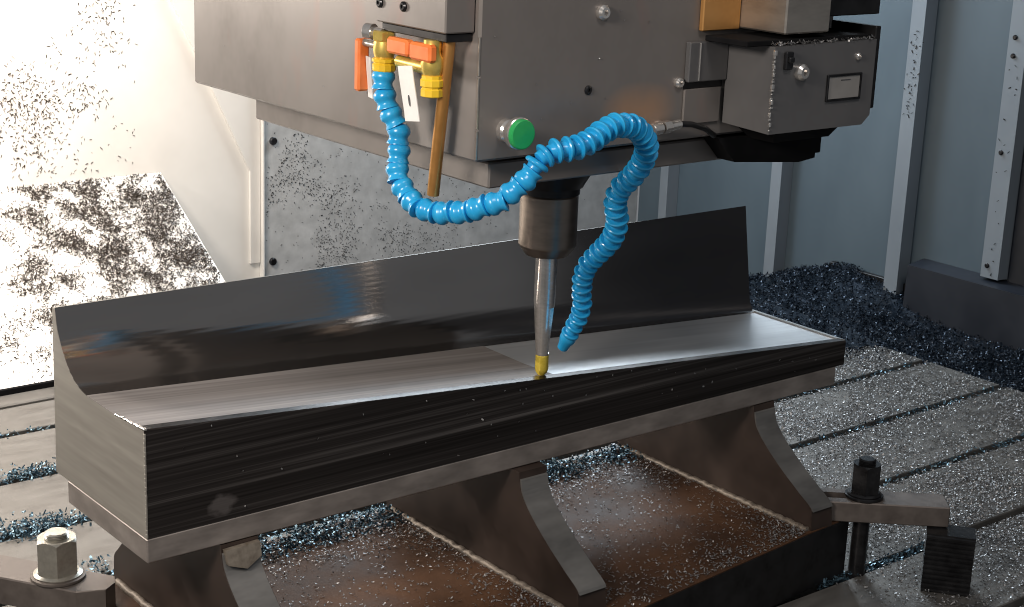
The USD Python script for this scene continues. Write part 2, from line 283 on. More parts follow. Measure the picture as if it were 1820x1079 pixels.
obj('wall_ledge', hull([(XR-.0008, .606, -.102), (XR-.0008, .606, -.30), (XR-.055, .60, -.106), (XR-.055, .606, -.30), (XR-.0008, -1.3, -.098), (XR-.0008, -1.3, -.30), (XR-.055, -1.3, -.106), (XR-.055, -1.3, -.30)]), M['dark_paint'],
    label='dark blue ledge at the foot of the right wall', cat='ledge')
obj('tray_rim', join(cbox((XR-.012, .600, -.30), (XR-.0012, .812, -.158), .001), cbox((XR-.016, .806, -.30), (XR-.0012, .818, -.154), .001)), M['black_steel'],
    label='thin black tray rim along the right wall above the blue chips', cat='rim')
obj('dark_seam', cbox((-.9, YEND+.0465, ZT-.08), (.727, YEND+.0525, ZT+.012), .001), M['matt_black'], label='thin black strip marking the dark seam along the foot of the white sheet', cat='seal')  # black strip draws the dark seam between table lip and chute
# chip chute on the left
o_ = np.array
chu = hull([(-.9, 1.4-.001, .026), (.726, 1.4-.001, .032), (.726, 1.4-.001, -.30), (-.9, 1.4-.001, -.30), (-.9, 1.022, -.21), (.726, 1.022, -.21), (-.9, 1.022, -.30), (.726, 1.022, -.30)])
obj('chip_chute', chu, M['white_paint'], label='sloping white sheet strewn with dark curled chips at the left', cat='chute')

# ============================================================ fixture
fx = thing('weldment_fixture', 'brown steel fixture with flat top plate and curved gussets under the workpiece', 'fixture', (.45, .06, ZT))
XL, XRT = .0, .9225
obj('top_plate', cbox((XL, 0, 0.0), (XRT, .166, .0236), .0012), M['plate_steel'], fx)
YF = -.105
fl = prism([(.02, YF-.055), (.30, YF-.048), (.485, YF-.030), (.62, YF-.016), (.779, YF), (.846, YF+.004), (.846, .218), (.02, .218)], 'z', ZT+.0005, -.122)
obj('base_flange', fl, M['rust'], fx)
side = [(.02, YF-.055), (.30, YF-.048), (.485, YF-.030), (.62, YF-.016), (.779, YF), (.846, YF+.004)]
obj('flange_front', prism(side + [(x, y-.0012) for x, y in side[::-1]], 'z', ZT+.0008, -.1232), M['black_steel'], fx)
fr = [(0.0, -.0005), (-.0015, -.012), (-.004, -.021), (-.011, -.031), (-.024, -.0435), (-.052, -.065), (-.078, -.082), (-.1005, -.098), (-.1035, -.1235)]
from scipy.interpolate import PchipInterpolator
_f = np.array(fr); _z = np.r_[np.linspace(-.0005, -.095, 26), -.098, -.1235]
fr = [(float(y), float(z)) for y, z in zip(PchipInterpolator(-_f[:, 1], _f[:, 0])(-_z), _z)]
def gprof(dy): 
    F = [(y+dy, z) for y, z in fr]
    B = [(.164-y*0.62, z) for y, z in fr]
    return F + B[::-1]
for x0, x1, dy in ((.073, .112, 0), (.415, .452, -.011), (.7785, .8137, 0)):
    g = obj('gusset', prism(gprof(dy), 'x', x0, x1), M['fixture_steel'], fx)
    # the torch-cut front edge shows as a brighter strip
    F = [(y+dy, z) for y, z in fr]
    strip = F[2:27]; strip = strip + [(y-.0022, z-.001) for y, z in strip[::-1]]
    obj('front_edge', prism(strip, 'x', x0+.0006, x1-.0006), M['edge_steel'], g)
    wb = [(x0-.0026+.0006*math.sin(y*173+x0*50), y, -.1216+.0005*math.sin(y*410)+.0004*math.sin(y*1370)) for y in np.linspace(-.100+dy, .215, 90)]
    obj('weld_bead', pipe(wb, .0042, 8), M['weld_dark'], g, smooth=60)
tab = [(.0745, -.003, -.004), (.1105, -.003, -.003), (.1105, -.006, -.016), (.094, -.009, -.024), (.076, -.006, -.018)]
obj('cut_tab', hull([(x, y+k, z) for x, y, z in tab for k in (-.0035, .002)]), M['weld'], fx, label='bright torch-cut tab at the top of the left gusset')

# ============================================================ workpiece
wp = thing('workpiece', 'long machined steel block with a curved back wall and sloping trough', 'workpiece', (.468, .0, .0238))
ZW = .0239; LX = .936
N = 72
def lerp(a, b, u): return a + (b-a)*u
def section(u):
    """(y,z) of the trough from the front edge to the top of the back wall"""
    zf = lerp(.1268, .0545, u)                        # floor height
    zl = lerp(.0, .0008, min(1, max(0, (u-.49)*8)))   # unmilled strip along the front edge, beyond the cutter
    lipw = .0115
    P = [(0.0, zf-.001), (0.001, zf), (lipw, zf), (lipw+.0004, zf-zl-.0002*(u > .5)), (.06, lerp(.1236, .0533, u)), (lerp(.115, .150, u), lerp(.1245, .0533, u))]
    # fillet as a quadratic curve to the wall, then the leaning wall
    a = np.array(P[-1]); c = np.array([lerp(.158, .1605, u), lerp(.128, .0535, u)]); b = np.array([lerp(.1755, .164, u), lerp(.172, .075, u)])
    for t in np.linspace(0, 1, 13)[1:]: P.append(tuple((1-t)**2*a + 2*t*(1-t)*c + t*t*b))
    e = np.array([lerp(.1802, .1825, u), lerp(.1920, .1875, u)])
    for t in (.33, .66, 1.0): P.append(tuple(b + (e-b)*t))
    return np.array(P)
S = np.array([section(u) for u in np.linspace(0, 1, N)])      # N x K x 2
xs = np.linspace(0, LX, N)
def sheet(S2, xs, flip=False):
    n, k = S2.shape[:2]
    V = np.concatenate([np.repeat(xs, k)[:, None], S2.reshape(-1, 2)], 1)
    i, j = np.meshgrid(np.arange(n-1), np.arange(k-1), indexing='ij'); a = (i*k+j).ravel()
    F = np.vstack([np.stack([a, a+1, a+k+1], 1), np.stack([a, a+k+1, a+k], 1)])
    return V, (F[:, ::-1] if flip else F)
def closed(S2, xs, ends=True):
    """closed loop sections lofted along x"""
    n, k = S2.shape[:2]
    V = np.concatenate([np.repeat(xs, k)[:, None], S2.reshape(-1, 2)], 1)
    i, j = np.meshgrid(np.arange(n-1), np.arange(k), indexing='ij'); i, j = i.ravel(), j.ravel(); j2 = (j+1) % k
    F = np.vstack([np.stack([i*k+j, i*k+j2, (i+1)*k+j2], 1), np.stack([i*k+j, (i+1)*k+j2, (i+1)*k+j], 1)])
    cap = trimesh.creation.triangulate_polygon(sg.Polygon(S2[0]), engine='earcut')
    from scipy.spatial import cKDTree
    for q, base in ((0, 0), (n-1, (n-1)*k)):
        cv, cf = trimesh.creation.triangulate_polygon(sg.Polygon(S2[q]), engine='earcut')
        m = cKDTree(S2[q]).query(cv)[1]; f = base + m[cf]
        if q == 0: f = f[:, ::-1]
        F = np.vstack([F, f])
    t = trimesh.Trimesh(V, F, process=False); trimesh.repair.fix_normals(t)
    return t
def below(Sx, d): return Sx - np.array([0, d])
# body: everything a hair under the finished skins
B = []
for s in S:
    top = s.copy(); top[:, 1] -= .0012; top[0] = (0.0006, top[0, 1]); top[-1] += (.001, 0)
    B.append(np.vstack([[(.0006, ZW)], top, [(.186, top[-1, 1])], [(.1915, ZW)]]))
obj('block', closed(np.array(B), xs), M['side_steel'], wp)
KF = 6
def slab(Sk, thick, outward):
    return np.concatenate([Sk, (Sk + outward*thick)[:, ::-1]], 1)
KC = 36                                                # station of the cutter: uncut behind it, freshly milled beyond
obj('uncut_floor', closed(slab(S[:KC+1, 2:KF], .0011, np.array([0, -1.0])), xs[:KC+1]), M['ground_steel'], wp, smooth=20, label='grey streaked floor not yet finished')
fin = S[KC:, 3:KF].copy(); fin[:, :, 1] -= .0006
obj('finished_floor', closed(slab(fin, .0008, np.array([0, -1.0])), xs[KC:]), M['milled_steel'], wp, smooth=20, label='pale freshly milled floor')
obj('rim_highlight', join(prism([(LX-.0035, .012), (LX, .002), (LX, .160), (LX-.0035, .156)], 'z', .0530, .0553), prism([(.62, .1485), (LX-.003, .1490), (LX-.003, .1515), (.62, .1495)], 'z', .052, .0545)), M['bright_steel'], wp)  # bright strips stand in for the highlight along the floor edges
obj('corner_burr', join(*[cbox((-.0005-rb_.uniform(0, .0004), -.0005-rb_.uniform(0, .0004), z), (.0012, .0012, z+.0042), .0003) for rb_ in [random.Random(8)] for z in np.arange(.0245, .122, .0041)]), M['side_steel'], wp)
burr = []
rb_ = random.Random(9)
for k_ in range(46):
    y = rb_.uniform(-.001, .06); h_ = rb_.uniform(.0006, .0022)
    burr.append(cbox((-.0006, y, lerp(.1268, .1236, min(1, y/.06))-.0012), (rb_.uniform(.001, .003), y+rb_.uniform(.001, .004), lerp(.1268, .1236, min(1, y/.06))+h_*.5), .0004))
obj('edge_burr', join(*burr), M['bright_steel'], wp)
obj('back_wall', closed(slab(S[:, KF-1:], .0011, np.array([.8, -.6])), xs), M['polished_wall'], wp, smooth=25)
front = np.array([[(0.0, ZW), (0.0, s[0, 1]), (.001, s[1, 1]), (s[2, 0]-.0003, s[2, 1]), (s[2, 0]-.0003, s[2, 1]-.001), (.0005, s[1, 1]-.0014), (.0005, ZW)] for s in S])
obj('front_face', closed(front, xs), M['dark_steel'], wp)
rng = np.random.default_rng(5)

# ============================================================ cutter and holder
AX = np.array([.4603, .0142, 0.0])
def ax(z): return (AX[0], AX[1], z)
th = thing('tool_holder', 'cylindrical steel collet holder under the spindle nose', 'tool holder', ax(.286))
obj('body', lathe([(.0215, .2215), (.0228, .2222), (.0288, .2305), (.0298, .2335), (.0298, .2845), (.029, .286)], (AX[0], AX[1], 0), n=64), M['holder_steel'], th, smooth=25)
obj('collar', lathe([(.026, .2862), (.031, .2866), (.031, .2935), (.027, .2940)], (AX[0], AX[1], 0), n=48), M['black_steel'], th, smooth=25)
ct = thing('end_mill', 'long tapered end mill with a gold tip touching the workpiece', 'cutter', ax(.0905))
shank = man(lathe([(.0066, .1135), (.0072, .118), (.0108, .166), (.0113, .172), (.0113, .225)], (AX[0], AX[1], 0), n=48))
cut = man(cbox((AX[0]+.0042, AX[1]-.03, .1155), (AX[0]+.03, AX[1]+.002, .166), .0005))
obj('shank', shank - man(rotz(cut, -.55, np.array([AX[0], AX[1], 0]))), M['bright_steel'], ct, smooth=30)
tip = man(lathe([(.0001, .0905), (.0035, .0912), (.0060, .0945), (.0070, .098), (.0070, .1125), (.0064, .1133)], (AX[0], AX[1], 0), n=32))
for k in range(2):
    a = k*math.pi + .5
    fl_ = man(rotz(cbox((AX[0]+.0025, AX[1]-.009, .085), (AX[0]+.0100, AX[1]-.0002, .107), .0004), a, np.array([AX[0], AX[1], 0])))
    tip = tip - fl_
obj('cutting_tip', tip, M['gold_coating'], ct, smooth=30)

# ============================================================ spindle head
YH, XH = -.146, .2397
hd = thing('spindle_head', 'large grey brown spindle head housing hanging above the workpiece', 'spindle head', (.46, .1, .365))
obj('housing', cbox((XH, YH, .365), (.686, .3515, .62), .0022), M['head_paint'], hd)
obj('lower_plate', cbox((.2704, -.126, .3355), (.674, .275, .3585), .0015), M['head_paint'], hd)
obj('recess', cbox((.300, -.085, .3580), (.668, .265, .3655), .0004), M['black_steel'], hd)
obj('spindle_nose', lathe([(.034, .2942), (.036, .298), (.058, .335), (.06, .337)], (AX[0], AX[1], 0), n=48), M['black_steel'], hd, smooth=25)
obj('corner_highlight', join(*[cbox((XH-.0003, YH-.0003, a_), (XH+.0016, YH+.0016, b_), .0003) for a_, b_ in ((.3675, .392), (.3935, .437), (.4385, .471))]), M['satin_steel'], hd)  # bright strip stands in for the highlight down the housing corner
bx, bz = .2707, .3907
bt = obj('push_button', lathe([(.0128, -.0005), (.0128, .0035), (.0118, .0042), (.0001, .0046)], (bx, YH-.021, bz), (0, -1, 0), 40), M['green_plastic'], hd, smooth=30)
obj('bezel', lathe([(.0100, 0), (.0100, .006), (.0086, .008), (.0086, .014), (.0135, .0155), (.0140, .0165), (.0140, .0205), (.0132, .0212)], (bx, YH+.0005, bz), (0, -1, 0), 40), M['bright_steel'], bt, smooth=30)
def screw(parent, x, y, z, r, d, m='bright_steel', h=.004):
    s = sub(man(lathe([(r, 0), (r, h*.6), (r*.7, h)], (x, y, z), d, 24)), man(lathe([(r*.42, h*.4), (r*.42, h*1.2)], (x, y, z), d, 6)))
    obj('screw', s, M[m], parent, smooth=30)
screw(hd, .3746, YH+.0003, .487, .0068, (0, -1, 0), h=.006)
screw(hd, .4737, YH+.0003, .4191, .0050, (0, -1, 0), h=.005)
screw(hd, .3628, YH+.0003, .4193, .0042, (0, -1, 0), 'black_oxide', .002)
fit = obj('pipe_fitting', join(cyl((.4345, YH-.010, .3795), (.446, YH-.010, .3808), .0058), hexnut((.448, YH-.010, .3806), .0062, .009, (1, 0, .06)), cyl((.457, YH-.010, .381), (.470, YH-.010, .3825), .0045), cyl((.452, YH+.001, .3812), (.452, YH-.011, .3808), .0045)), M['bright_steel'], hd, smooth=30)
obj('coolant_pipe', pipe([(.469, YH-.010, .3825), (.485, YH-.010, .381), (.505, YH-.009, .375), (.522, YH-.004, .3665), (.530, YH+.004, .3655)], .0028, 10), M['black_steel'], fit, smooth=60)
# connector block bolted on the left side
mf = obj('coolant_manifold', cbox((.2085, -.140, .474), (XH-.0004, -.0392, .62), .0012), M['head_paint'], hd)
for y, z in ((-.0454, .4905), (-.0808, .4907)):
    screw(mf, .2088, y, z, .0044, (-1, 0, 0), 'black_oxide', .003)
obj('under_block', cbox((.212, -.137, .4665), (XH-.0006, -.043, .4736), .0008), M['black_steel'], mf)
# tool changer cover
cv = thing('tool_changer_cover', 'dark grey angular tool changer cover on the right of the spindle head', 'cover', (.6, -.18, .376))
XB, YF2 = .5317, -.2100
obj('cover_shell', hull([(XB, YF2, .376), (XB, YF2, .4568), (XB, YH-.0042, .3785), (XB, YH-.0042, .4568), (.664, YF2, .3755), (.675, YF2, .3845), (.675, YF2, .458), (.664, YH-.0042, .377), (.675, YH-.0042, .386), (.675, YH-.0042, .458)]), M['cover_paint'], cv)
obj('chipped_edge', join(*[cbox((XB-.0011-q.uniform(0, .0014), YF2-.0010-q.uniform(0, .0014), z), (XB+q.uniform(.0004, .0016), YF2+.0010, z+q.uniform(.001, .005)), .0005) for q in [random.Random(4)] for z in (.379, .383, .389, .392, .400, .404, .4065, .413, .416, .4185, .424, .427, .4295, .432, .4345, .437, .440, .4425, .446, .449)]), M['bright_steel'], cv)
obj('upper_panel', cbox((.4805, YH-.0065, .4195), (XB-.0004, YH-.0003, .4565), .0008), M['cover_paint'], cv)
obj('panel_edge', cbox((.4930, YH-.0075, .4205), (.4942, YH-.0062, .4555), .0003), M['bright_steel'], cv)
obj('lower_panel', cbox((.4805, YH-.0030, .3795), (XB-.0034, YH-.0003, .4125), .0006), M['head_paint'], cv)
obj('dark_slot', cbox((.4805, YH-.0012, .4126), (XB-.0006, YH-.0002, .4194), .0003), M['black_steel'], cv)
obj('name_plate', cbox((.6085, YF2-.0012, .4035), (.6540, YF2+.0005, .4250), .0004), M['label_grey'], cv)
obj('print_line', cbox((.6260, YF2-.0016, .4208), (.6400, YF2-.0010, .4218), .0001), M['ink'], cv)
obj('plate_frame', sub(cbox((.6066, YF2-.0022, .4015), (.6562, YF2+.0004, .4272), .0005), man(cbox((.6084, YF2-.01, .4034), (.6542, YF2+.01, .4252), .0001))), M['black_oxide'], cv)
screw(cv, .5682, YF2+.0003, .4321, .0078, (0, -1, 0), h=.007)
screw(cv, .6493, YF2+.0003, .4425, .0036, (0, -1, 0), h=.003)
obj('latch', join(cbox((.5440, YF2-.004, .4355), (.5540, YF2+.0005, .4520), .001), cbox((.5455, YF2-.007, .4420), (.5525, YF2-.0035, .4475), .001)), M['black_oxide'], cv)
obj('side_plate', cbox((.6752, YF2+.002, .390), (.683, YH-.005, .4700), .001), M['black_steel'], cv)
obj('shadow_gap', cbox((.500, YF2+.006, .4572), (.672, YH-.0045, .4625), .0008), M['matt_black'], cv)  # matt black slab stands in for the shadowed gap under the column
obj('shaded_mount', prism([(0.5279, 0.3632), (0.5529, 0.3380), (0.6469, 0.3294), (0.6703, 0.3319), (0.6695, 0.3567)], 'y', -.150, -.1275), M['matt_black'], cv)  # black block, its slanted outline takes in the shadow under the cover
obj('mount_tail', cbox((.6750, -.1270, .3300), (.7060, .02, .3640), .001), M['matt_black'], cv)
obj('under_boss', hull([(.552, YF2+.012, .376), (.552, -.1465, .376), (.662, YF2+.02, .3765), (.662, -.1465, .3765), (.575, -.178, .3595), (.655, -.178, .3595), (.575, -.1465, .3595), (.655, -.1465, .3595)]), M['matt_black'], cv)
cl = thing('cover_column', 'tan and satin steel column standing on the tool changer cover', 'column', (.55, -.18, .463))
obj('tan_plate', cbox((.4951, YH-.0058, .4660), (.5446, YH-.0004, .62), .001), M['tan_metal'], cl, label='tan coloured face of the column')
obj('column_body', cbox((.5450, -.2081, .4672), (.6065, YH-.0004, .62), .0015), M['satin_steel'], cl)
obj('rear_block', cbox((.6068, -.200, .4805), (.688, YH-.0004, .62), .001), M['black_steel'], cl)

# ============================================================ valves, handles, tags, tube
XV = .2125
v1 = thing('coolant_valve', 'brass ball valve with upright orange handle above the blue hose', 'valve', (XV, -.0465, .4665))
obj('body', join(hexnut((XV, -.0462, .4585), .0105, .008, (0, 0, 1), .3), lathe([(.0082, .443), (.0092, .446), (.0098, .451), (.0092, .4575), (.0078, .459)], (XV, -.0465, 0), n=28)), M['brass'], v1, smooth=30)
obj('hose_nut', lathe([(.0095, .4315), (.0104, .4325), (.0104, .4375), (.0093, .4385), (.0093, .4395), (.0108, .4400), (.0108, .4425), (.0085, .4430)], (XV, -.0468, 0), n=12), M['yellow_plastic'], v1, smooth=20)
obj('end_plug', join(lathe([(.0072, 0), (.0072, .008), (.005, .010)], (XV, -.030, .4635), (-.35, .94, 0), 20), lathe([(.0048, 0), (.0048, .02)], (XV, -.046, .4635), (0, 1, 0), 16)), M['bright_steel'], v1, smooth=30)
obj('handle', cbox((XV-.0065, -.0165, .4095), (XV+.0055, -.0085, .4560), .0018), M['orange_plastic'], v1)
obj('stem', cyl((XV, -.040, .4525), (XV, -.0100, .4525), .0032), M['bolt_steel'], v1, smooth=30)
v2 = thing('coolant_valve', 'brass ball valve with wide orange wing handle beside the copper tube', 'valve', (XV, -.118, .4665))
obj('body', join(lathe([(.0078, .437), (.0092, .441), (.0100, .446), (.0095, .4525), (.0078, .457), (.0078, .467)], (XV, -.118, 0), n=28), lathe([(.006, 0), (.006, .05)], (XV+.002, -.118, .4425), (0, 1, 0), 20)), M['brass'], v2, smooth=30)
obj('hose_nut', lathe([(.0075, .4190), (.0098, .4200), (.0098, .4255), (.0088, .4265), (.0088, .4275), (.0104, .4285), (.0104, .4335), (.0092, .4345), (.0092, .4372)], (XV, -.118, 0), n=10), M['yellow_plastic'], v2, smooth=20)
h2 = obj('handle', cbox((XV-.0125, -.0975, .4505), (XV-.0030, -.0665, .4645), .0022), M['orange_plastic'], v2)
obj('wing', cbox((XV-.0115, -.1290, .4490), (XV-.0025, -.0985, .4640), .0022), M['orange_plastic'], h2)
def tag(label, c, size, tilt, ink=True):
    x, y, z = c; wd, ht = size
    t = thing('paper_tag', label, 'tag', c)
    T = trimesh.creation.box((.0008, wd, ht)); 
    T = T.subdivide().subdivide(); v = np.array(T.vertices); v[:, 0] += -.0025*np.sin(v[:, 2]/ht*2.2) + .0006*np.sin(v[:, 1]/wd*3)
    c_, s_ = math.cos(tilt), math.sin(tilt)
    R = np.stack([v[:, 0], v[:, 1]*c_-v[:, 2]*s_, v[:, 1]*s_+v[:, 2]*c_], 1) + np.array(c)
    obj('paper', trimesh.Trimesh(R, T.faces, process=False), M['paper'], t)
    if ink:
        I = trimesh.creation.cylinder(radius=.0016, height=.0005, sections=14); q = np.array(I.vertices)
        q = np.stack([q[:, 2]-.0006+0, q[:, 0]*.9, q[:, 1]*3.1-.006], 1); q[:, 0] += -.0025*np.sin(q[:, 2]/ht*2.2)
        q = np.stack([q[:, 0], q[:, 1]*c_-q[:, 2]*s_, q[:, 1]*s_+q[:, 2]*c_], 1) + np.array(c)
        obj('ink_mark', trimesh.Trimesh(q, I.faces, process=False), M['ink'], t)
tag('curled white paper tag with a dark mark hanging below the wing handle', (XV-.009, -.0975, .4195), (.0225, .047), -.14)
tag('narrow white paper tag hanging behind the upright orange handle', (XV+.002, -.0215, .4225), (.009, .037), .05, False)
obj('copper_tube', pipe([(.222, -.1275, .50), (.222, -.1285, .4700), (.2218, -.1235, .43), (.2215, -.117, .38), (.222, -.1105, .3325)], .0054, 18), M['copper'], smooth=60,
    label='straight copper tube hanging down the left side of the spindle head', cat='tube')

# ============================================================ blue segmented hose
HP = np.array([[0.2125, -0.047, 0.436], [0.212, -0.047, 0.43], [0.211, -0.049, 0.413], [0.213, -0.054, 0.399], [0.219, -0.061, 0.387], [0.220, -0.0635, 0.375], [0.217, -0.064, 0.363], [0.214, -0.067, 0.349], [0.213, -0.075, 0.335], [0.214, -0.088, 0.325], [0.216, -0.103, 0.319], [0.222, -0.118, 0.317], [0.229, -0.136, 0.321], [0.236, -0.153, 0.326], [0.245, -0.165, 0.333], [0.256, -0.174, 0.341], [0.266, -0.180, 0.352], [0.273, -0.183, 0.363], [0.279, -0.185, 0.372], [0.291, -0.189, 0.378], [0.304, -0.192, 0.379], [0.321, -0.193, 0.382], [0.337, -0.190, 0.388], [0.353, -0.187, 0.393], [0.371, -0.185, 0.394], [0.388, -0.182, 0.389], [0.405, -0.177, 0.379], [0.416, -0.170, 0.366], [0.421, -0.160, 0.352], [0.423, -0.148, 0.337], [0.423, -0.134, 0.325], [0.424, -0.124, 0.312], [0.429, -0.119, 0.300], [0.435, -0.116, 0.290], [0.440, -0.110, 0.276], [0.442, -0.098, 0.260], [0.442, -0.081, 0.243], [0.442, -0.065, 0.223], [0.447, -0.057, 0.204], [0.454, -0.051, 0.184], [0.457, -0.043, 0.167], [0.457, -0.034, 0.152], [0.457, -0.028, 0.142]])
from scipy.interpolate import CubicSpline
ss = np.r_[0, np.cumsum(np.linalg.norm(np.diff(HP, axis=0), axis=1))]
CS = CubicSpline(ss, HP)
hs = thing('coolant_hose', 'bright blue segmented coolant hose looping from the valve to the cutter', 'hose', HP[0])
s = 0.004
s_mid = ss[16]; rr = random.Random(3)
while s < ss[-1]-.004:
    long_ = s < s_mid
    pitch = .0170 if long_ else .0104
    a = CS(s); d = CS(s+pitch) - a; d /= np.linalg.norm(d)
    d = d + np.array([rr.uniform(-.09, .09) for _ in range(3)]); d /= np.linalg.norm(d)
    k = 1.0 if s < ss[-8] else lerp(1.0, .82, (s-ss[-8])/(ss[-1]-ss[-8]))
    if long_:
        prof = [(.0060, -.0016), (.0080, 0), (.0098, .0022), (.0104, .0050), (.0102, .0068), (.0088, .0090), (.0082, .0108), (.0086, .0128), (.0100, .0150), (.0101, .0160), (.0095, .0163), (.0060, .0163)]
    else:
        prof = [(.0050, -.0020), (.0068, -.0012), (.0070, .0020), (.0074, .0030), (.0104, .0034), (.0113, .0044), (.0113, .0056), (.0106, .0068), (.0092, .0078), (.0072, .0082), (.0050, .0084)]
    obj('segment', lathe([(r*k, h) for r, h in prof], a, d, 22), M['blue_plastic'], hs, smooth=35)
    s += pitch
e = HP[-1]; d = HP[-1]-HP[-3]; d /= np.linalg.norm(d)
obj('nozzle', lathe([(.0080, -.006), (.0086, -.003), (.0084, 0), (.0066, .006), (.0056, .013), (.0046, .0133)], e, d, 22), M['blue_plastic'], hs, smooth=35)

# ============================================================ clamps
# right: strap from the fixture's corner to a step block
SR = np.array([.863, -.107, 0])
angR = math.atan2(-.076, .086)
st = thing('clamp_strap', 'flat steel clamp strap bridging fixture corner and step block, at the right', 'clamp', (.863, -.107, -.12))
bar = cbox((.863-.058, -.107-.0215, -.1220+.0004), (.863+.097, -.107+.0215, -.0970), .0012)
slot = hull([(.863+sx*.030+.0085*math.cos(t)-.012, -.107+.0085*math.sin(t), z) for sx in (-1, .6) for t in np.linspace(0, 2*math.pi, 16) for z in (-.13, -.09)])
obj('bar', rotz(bar - slot, angR, SR), M['clamp_steel'], st)
def stud(label, x, y, z0, nut_m, wm, r=.0180, h=.036, roll=0.2, zbot=ZT-.017):
    t = thing('clamp_stud', label, 'stud', (x, y, z0))
    obj('washer', lathe([(r*1.22, 0), (r*1.25, .0008), (r*1.25, .0030), (r*1.18, .0038), (r*.6, .0038)], (x, y, z0+.0003), n=36), M[wm], t, smooth=30)
    obj('nut', join(hexnut((x, y, z0+.0060), r, h, (0, 0, 1), roll), lathe([(r*1.10, 0), (r*1.12, .001), (r*.96, .0030)], (x, y, z0+.0042), n=36)), M[nut_m], t, smooth=20)
    th_ = [(r*.50, zbot)]
    th_ += [(r*.56, zbot+.001), (r*.56, z0+.006+h)]
    zz = z0+.006+h
    for k in range(3): th_ += [(r*.50, zz+.0006), (r*.56, zz+.0014)]; zz += .0016
    th_ += [(r*.46, zz+.0012)]
    obj('threaded_rod', lathe(th_, (x, y, 0), n=28), M[nut_m], t, smooth=25)
stud('black stud with tall hexagon nut and washer, standing in the right clamp strap', .863, -.107, -.0970, 'black_oxide', 'black_oxide')
# step block, teeth on its sides
bk = thing('step_block', 'dark toothed step block under the end of the right clamp strap', 'block', (.915, -.19, ZT))
prof = [(0.0, ZT+.0004)]
nt = 12
for k in range(nt):
    z = ZT + .001 + k*.0715/nt
    prof += [(.0, z), (-.0022, z+.001), (-.0022, z+.0034), (0, z+.0044)]
prof += [(0, -.1224), (.034, -.1224), (.034, ZT+.0004)]
blk = prism([(y, z) for y, z in prof], 'x', -.0275, .0275)
v = np.array(blk.vertices)
dv = np.array([.034, -.0445]); dv /= np.linalg.norm(dv); nv = np.array([-dv[1], dv[0]])
v2_ = np.stack([.9055 + v[:, 0]*dv[0] + v[:, 1]*nv[0], -.2035 + v[:, 0]*dv[1] + v[:, 1]*nv[1], v[:, 2]], 1)
obj('toothed_body', trimesh.Trimesh(v2_, blk.faces, process=False), M['black_oxide'], bk)
# left
SL = np.array([.002, .202, 0]); angL = math.atan2(-.072, .048)
st = thing('clamp_strap', 'worn brown steel clamp strap with a chamfered end, lower left corner', 'clamp', (.002, .202, -.12))
P = [(-.16, -.023), (.034, -.023), (.058, -.008), (.058, .010), (.050, .023), (-.16, .023)]
obj('bar', rotz(hull([(SL[0]+x*(1-.0), SL[1]+y*(1-c), z) for x, y in P for z, c in ((-.1216, .04), (-.1206, 0), (-.0935, 0), (-.0922, .05))]), angL, SL), M['clamp_steel'], st)
stud('pale steel stud with tall bright hexagon nut, in the left clamp strap', .002, .202, -.0922, 'bolt_steel', 'clamp_steel', r=.0215, h=.037, roll=.62)

# ============================================================ chips (what nobody could count)
rng = np.random.default_rng(11)
def pick(n, dens, x0, x1, y0, y1):
    P = rng.uniform((x0, y0), (x1, y1), (int(n*4), 2)); k = rng.random(len(P)) < dens(P[:, 0], P[:, 1])
    return P[k][:n]
def nz(x, y, s, seed=0): return fbm(np.stack([x*s, y*s, np.zeros_like(x)], 1), 4, seed)
def off_slot(x, y): return np.min([np.abs(y-q) for q in SLOTS], 0) > t0
# right of the table
def dR(x, y): return np.clip((x-.80)/.25, 0, 1)*np.clip(.25+1.5*(nz(x, y, 9)-.3), .15, 1)*off_slot(x, y)*~((x < .846) & (y > -.11) & (y < .22))
P = pick(72000, dR, .80, 1.62, -.36, .62)
P2 = pick(450, dR, .80, 1.62, -.36, .62)
obj('table_chips', join(chips(np.c_[P2, np.full(len(P2), ZT+.003)], (.006, .013), (.0012, .0026), (1.0, 4.5), rng, .5), chips(np.c_[P, np.full(len(P), ZT+.0012)+rng.uniform(0, .002, len(P))], (.0015, .0046), (.0010, .0024), (.2, 1.8), rng, .4)), M['chip_grey'],
    label='fine grey metal chips strewn over the right of the table', cat='metal chips', kind='stuff')
# mound at the right end
def mz(x, y):
    z = ZT - .012 + .0*x
    z = z + np.clip((x-1.66)/.24, 0, 1)*np.clip(1-np.abs(y-.78)/.30, 0, 1)*.055 + .018*(nz(x, y, 14, 3)-.5)
    edge = np.clip((x-1.50)/.12, 0, 1)*np.clip((y-.46)/.08, 0, 1)
    z = np.where(x < XEND, np.where(edge > .15, ZT + .012*edge + .012*(nz(x, y, 14, 3)-.4), ZT-.03), z)
    return z - np.clip((y-.80)/.25, 0, 1)*.045 - np.clip((y-1.05)/.3, 0, 1)*.05
gx, gy = np.meshgrid(np.linspace(1.40, 1.898, 70), np.linspace(-.45, 1.39, 200), indexing='ij')
gz = mz(gx.ravel(), gy.ravel())
V = np.c_[gx.ravel(), gy.ravel(), gz]; i, j = np.meshgrid(np.arange(69), np.arange(199), indexing='ij'); a = (i*200+j).ravel()
mound = (V, np.vstack([np.stack([a, a+200, a+201], 1), np.stack([a, a+201, a+1], 1)]))
P = pick(30000, lambda x, y: np.where(x < XEND, np.clip((x-1.44)/.1, 0, 1)*np.clip((y-.42)/.08, 0, 1)*.8, 1.0)*np.clip(.4+2*(nz(x, y, 12, 5)-.3), .2, 1), 1.42, 1.895, -.40, 1.36)
z = np.maximum(mz(P[:, 0], P[:, 1]), np.where(P[:, 0] < XEND, np.where(P[:, 1] < YEND, ZT, -1), -1))
mc = chips(np.c_[P, z+rng.uniform(.0, .007, len(P))], (.003, .010), (.0014, .0034), (.4, 3.0), rng, .75)
